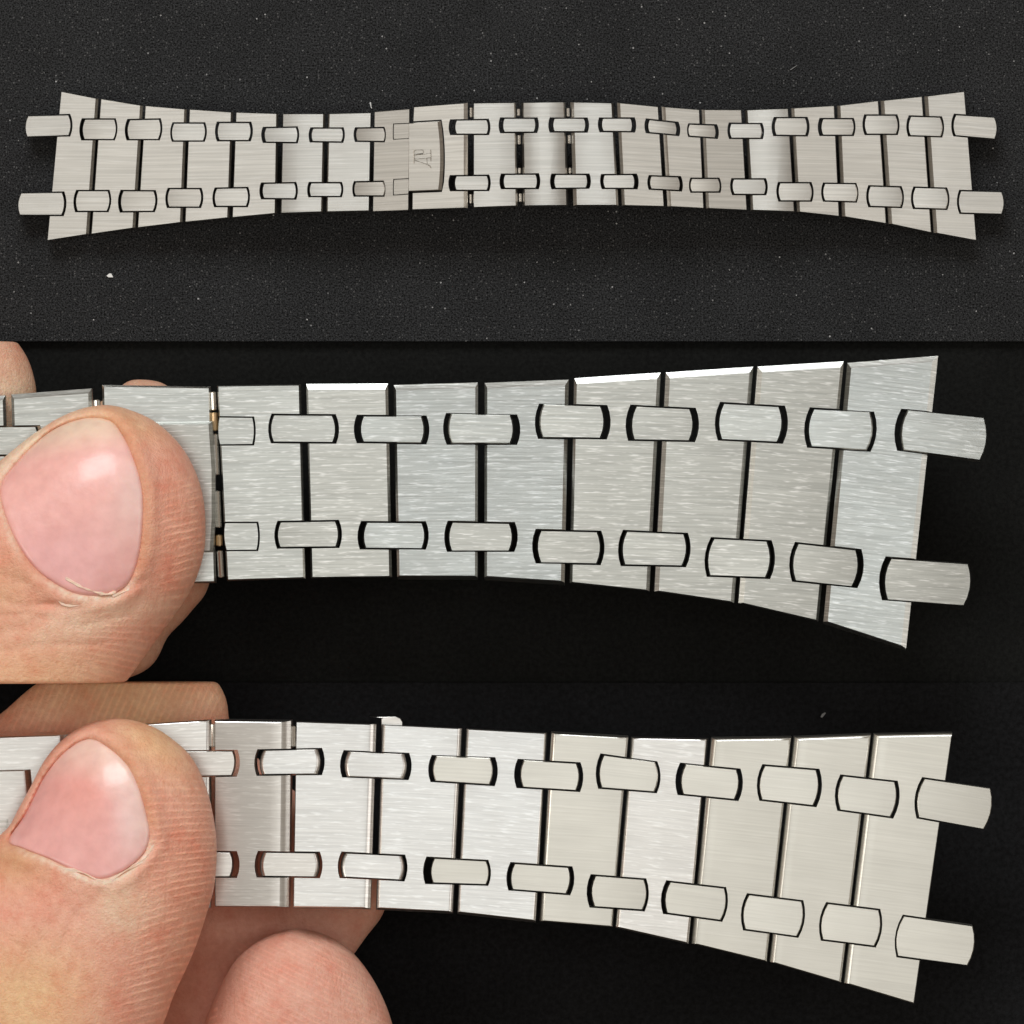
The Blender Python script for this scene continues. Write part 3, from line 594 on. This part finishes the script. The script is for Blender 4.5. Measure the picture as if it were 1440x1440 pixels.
    for ln in nail['flakes']:
        pts = smooth_poly(ln + ln[-2:0:-1], 5)[:(len(ln) - 1) * 5 + 1]; prev = None
        for i, (x_, y_) in enumerate(pts):
            p = P(x_, y_, nail['z']); t_ = pts[min(i + 1, len(pts) - 1)] - pts[max(i - 1, 0)]; t_ = np.array([t_[0], -t_[1]]); t_ = t_ / np.hypot(*t_); nn = np.array([-t_[1], t_[0]])
            wd = .026 * (.35 + rg_.random()) * (1 if 0 < i < len(pts) - 1 else .2)
            z_ = float(samp(np.array([p.x]), np.array([p.y]))[0])
            cur = [bm.verts.new(Vector((p.x + nn[0] * wd * u, p.y + nn[1] * wd * u, z_ + hh_)) - base) for u, hh_ in ((-1, -.02), (-.5, .004 + .012 * rg_.random()), (.6, .003 + .012 * rg_.random()), (1, -.02))]
            if prev:
                for k in range(3): bm.faces.new((prev[k], prev[k + 1], cur[k + 1], cur[k]))
            prev = cur
    bmesh.ops.recalc_face_normals(bm, faces=bm.faces); cm = bpy.data.meshes.new('cuticle'); bm.to_mesh(cm); bm.free()
    link_obj('cuticle', cm, DRY, o)
    return o
def poly_line(X, Y, pts):
    pts = [P(x, y, 3)[:2] for x, y in pts]; d = np.full(X.shape, 1e9)
    for (ax, ay), (bx, by) in zip(pts[:-1], pts[1:]):
        ex, ey = bx - ax, by - ay; t = np.clip(((X - ax) * ex + (Y - ay) * ey) / (ex * ex + ey * ey), 0, 1)
        d = np.minimum(d, np.hypot(X - ax - t * ex, Y - ay - t * ey))
    return d
def G(px, py, cx, cy, sx, sy, ang=0):
    c_, s_ = math.cos(ang), math.sin(ang); u = (px - cx) * c_ + (py - cy) * s_; v = -(px - cx) * s_ + (py - cy) * c_
    return np.exp(-(u / sx) ** 2 - (v / sy) ** 2)
def blend(base, layers):
    col = base
    for g, c_ in layers: col = col * (1 - g[:, None]) + np.array(c_)[None] * g[:, None]
    return col
PINK = (.91, .47, .345); TAN = (.91, .585, .32); RED = (.86, .39, .26); CREAM = (.95, .80, .58)
def sstep(a, b_, x): t = np.clip((x - a) / (b_ - a), 0, 1); return t * t * (3 - 2 * t)

thumb2 = [(-420,980),(-230,800),(-90,705),(0,650),(50,614),(86,591),(123,577),(157,572),(187,578),(217,592),(247,618),(269,650),(284,690),(289,730),(288,770),(280,803),(267,833),(247,863),(213,910),(177,960),(120,1040),(0,1180),(-300,1250)]
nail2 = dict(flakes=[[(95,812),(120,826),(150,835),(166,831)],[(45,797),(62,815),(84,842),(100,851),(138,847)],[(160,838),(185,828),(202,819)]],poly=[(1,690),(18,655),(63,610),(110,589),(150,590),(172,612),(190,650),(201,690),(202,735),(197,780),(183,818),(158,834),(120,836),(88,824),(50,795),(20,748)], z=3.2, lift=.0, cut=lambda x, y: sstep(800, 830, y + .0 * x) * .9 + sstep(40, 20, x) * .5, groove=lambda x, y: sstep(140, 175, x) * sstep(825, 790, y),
    fold=lambda X, Y: sstep(-5.2, -6.6, X - .55 * Y - .2) * 0 + 1,
    creases=[([(-30,868),(40,862),(120,880),(190,862)], -.02, .03),([(-60,930),(60,905),(150,905)], -.025, .035),([(60,848),(110,852),(165,838),(205,815)], -.04, .05),([(-40,830),(30,850),(80,850)], -.03, .05),([(-60,800),(0,806),(40,820)], -.03, .05),([(-40,900),(40,880),(90,858)], -.02, .06)],
    tint=lambda x, y: blend(np.tile(np.array((.90, .49, .44)), (len(x), 1)), [(G(x, y, 90, 790, 110, 60) * .6, (.84, .45, .46)), (sstep(648, 596, y + .12 * (x - 110)) * .9, (.92, .72, .55)), (G(x, y, 195, 690, 34, 70, .2) * .75, (.93, .70, .65))]))
idx2 = [(-300,400),(-60,430),(0,455),(24,481),(41,508),(51,545),(60,600),(150,560),(178,536),(205,534),(232,540),(262,570),(285,640),(300,760),(293,826),(272,856),(240,890),(150,960),(-300,960)]
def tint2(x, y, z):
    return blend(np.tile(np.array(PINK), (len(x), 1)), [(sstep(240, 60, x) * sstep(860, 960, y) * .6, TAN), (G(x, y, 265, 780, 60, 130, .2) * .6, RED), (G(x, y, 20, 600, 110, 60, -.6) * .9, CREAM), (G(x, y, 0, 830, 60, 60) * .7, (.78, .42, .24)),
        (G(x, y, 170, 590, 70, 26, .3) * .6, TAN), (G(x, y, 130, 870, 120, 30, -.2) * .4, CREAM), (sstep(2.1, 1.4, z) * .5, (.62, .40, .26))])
def ridge2(x, y, z):
    m_ = sstep(205, 262, x) * sstep(650, 720, y) + sstep(840, 900, y) * sstep(60, 190, x) * .6; m_ = np.clip(m_, 0, 1) * (z > 1.9)
    ph = (y * 1.0 + .28 * (x - 200) + sstep(800, 960, y) * (x - 200) * .35 * -1.6) / 10.5 * 2 * math.pi
    return ph, m_ * .9
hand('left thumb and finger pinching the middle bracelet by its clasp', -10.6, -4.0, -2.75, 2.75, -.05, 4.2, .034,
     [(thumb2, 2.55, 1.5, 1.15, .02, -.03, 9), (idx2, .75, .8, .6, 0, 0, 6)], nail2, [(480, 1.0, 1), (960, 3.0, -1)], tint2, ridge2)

thumb3 = [(-420,1500),(-220,1330),(-60,1220),(8,1174),(30,1140),(50,1103),(67,1071),(93,1041),(130,1018),(167,1010),(213,1021),(247,1043),(271,1067),(290,1107),(301,1153),(305,1193),(302,1243),(293,1278),(277,1327),(260,1367),(243,1403),(225,1450),(150,1600),(-100,1750),(-400,1750)]
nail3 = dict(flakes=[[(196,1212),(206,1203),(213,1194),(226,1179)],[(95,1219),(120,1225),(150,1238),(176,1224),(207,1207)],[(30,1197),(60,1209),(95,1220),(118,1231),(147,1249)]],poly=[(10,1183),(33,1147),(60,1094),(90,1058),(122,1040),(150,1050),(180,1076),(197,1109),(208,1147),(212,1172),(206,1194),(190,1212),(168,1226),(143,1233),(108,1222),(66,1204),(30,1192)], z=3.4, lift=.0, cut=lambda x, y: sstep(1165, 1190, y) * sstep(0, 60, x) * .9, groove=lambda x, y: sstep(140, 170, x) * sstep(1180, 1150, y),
    fold=lambda X, Y: 1.0,
    creases=[([(0,1225),(50,1250),(95,1300),(110,1360)], -.02, .03),([(20,1220),(75,1240),(120,1290)], -.02, .03),([(-20,1290),(40,1330),(60,1400)], -.025, .04),([(60,1215),(110,1235),(150,1250),(200,1210),(225,1180)], -.04, .05),([(145,1255),(105,1290),(90,1340)], -.02, .05),([(60,1240),(20,1300),(0,1370)], -.02, .06),([(100,1260),(60,1330)], -.02, .05)],
    tint=lambda x, y: blend(np.tile(np.array((.89, .47, .44)), (len(x), 1)), [(G(x, y, 120, 1110, 55, 45) * .7, (.88, .40, .34)), (np.clip(1 - G(x, y, 95, 1165, 92, 92, .3) * 1.7, 0, 1) * sstep(1215, 1150, y) * .95, (.93, .76, .63)), (G(x, y, 185, 1150, 26, 70, -.1) * .55, (.92, .70, .68))]))
idx3 = [(-300,1120),(-60,1035),(0,1004),(20,987),(53,960),(110,930),(200,915),(275,930),(307,960),(320,987),(330,1030),(400,1100),(500,1180),(548,1230),(540,1283),(518,1314),(492,1350),(440,1420),(300,1560),(-300,1620)]
mid3 = [(287,1442),(298,1412),(314,1378),(330,1352),(352,1331),(384,1313),(420,1306),(460,1316),(493,1337),(520,1370),(540,1407),(553,1445),(570,1520),(560,1640),(300,1700),(200,1700),(255,1540)]
def tint3(x, y, z):
    return blend(np.tile(np.array(PINK), (len(x), 1)), [(sstep(190, 40, x) * sstep(1270, 1400, y) * .85, TAN), (G(x, y, 255, 1290, 46, 160, .15) * .7, RED), (G(x, y, 20, 1210, 60, 40) * .8, (.76, .42, .22)), (G(x, y, 215, 1040, 70, 40, .7) * .8, TAN),
        (G(x, y, 170, 1275, 40, 46, -.6) * .6, CREAM), (G(x, y, 170, 960, 200, 70) * .8 * (z < 1.9), TAN), (G(x, y, 430, 1420, 130, 110) * .5, (.72, .42, .34))])
def ridge3(x, y, z):
    th = (x < 306) & (z > 1.75)
    m_ = sstep(175, 250, x + sstep(1250, 1400, y) * 40) * sstep(1060, 1150, y) * th
    ph = (y * 1.0 + .30 * (x - 200) * sstep(1100, 1300, y)) / 11.0 * 2 * math.pi
    mid = (x > 330) & (y > 1320); m_ = np.where(mid & ~th, .35, m_); ph = np.where(mid & ~th, (y * 1.0 - .5 * x) / 8.0 * 6.28, ph)
    b_ = (y < 1030) & (z < 1.7); m_ = np.where(b_, .5, m_); ph = np.where(b_, (x + .45 * (y - 960)) / 10.0 * 6.28, ph)
    return ph, m_ * .9
hand('left thumb pressing the lower bracelet with two fingertips curled beneath it', -10.6, -1.4, -9.2, -2.1, -.05, 4.4, .036,
     [(thumb3, 2.75, 1.45, 1.15, .02, -.02, 9), (idx3, .52, .8, .42, 0, .04, 6), (mid3, 1.5, 1.25, 1.0, 0, -.05, 8)], nail3, [(960, 1.2, 1)], tint3, ridge3)

# ------------------------------------------------------------------ lint
def lint(px, py, z, pts, label, mat=None):
    bm = bmesh.new(); q = [P(px + x, py + y, z) - P(px, py, z) for x, y in pts]
    t = [bm.verts.new(v + Vector((0, 0, .02))) for v in q]; b_ = [bm.verts.new(v * 1.1) for v in q]
    bm.faces.new(t); bm.faces.new(b_[::-1])
    for i in range(len(q)): bm.faces.new((t[i], b_[i], b_[(i + 1) % len(q)], t[(i + 1) % len(q)]))
    bmesh.ops.recalc_face_normals(bm, faces=bm.faces)
    me = bpy.data.meshes.new('lint_fleck'); bm.to_mesh(me); bm.free(); o = link_obj('lint_fleck', me, mat or LINT); o.location = P(px, py, z)
    tag(o, label, 'lint', 'white lint flecks on the sheets')
lint(155, 388, .002, [(-5,0),(-1,-3.4),(1.6,-3),(4,2),(-2,2)], 'largest white lint fleck on the foam below the left bracelet end')
lint(521.5, 147.5, .002, [(-1,-4),(.2,-3),(.8,3),(2,5),(.2,4.4),(-.8,0)], 'thin curved white lint fibre on the foam just above the clasp')
lint(1157, 1005, .002, [(-3,3),(-1,-1),(3,-3),(4,-2),(1,2),(-1,4)], 'small grey white fleck on the lowest sheet above the bracelet', GLINT)
lint(1112, 97.5, .002, [(-1.4,.8),(2.4,-1.9),(8,-5.4),(8.4,-4.9),(3,-1.1),(0,1)], 'short slanted lint fibre on the foam above the right half of the long bracelet', GLINT)
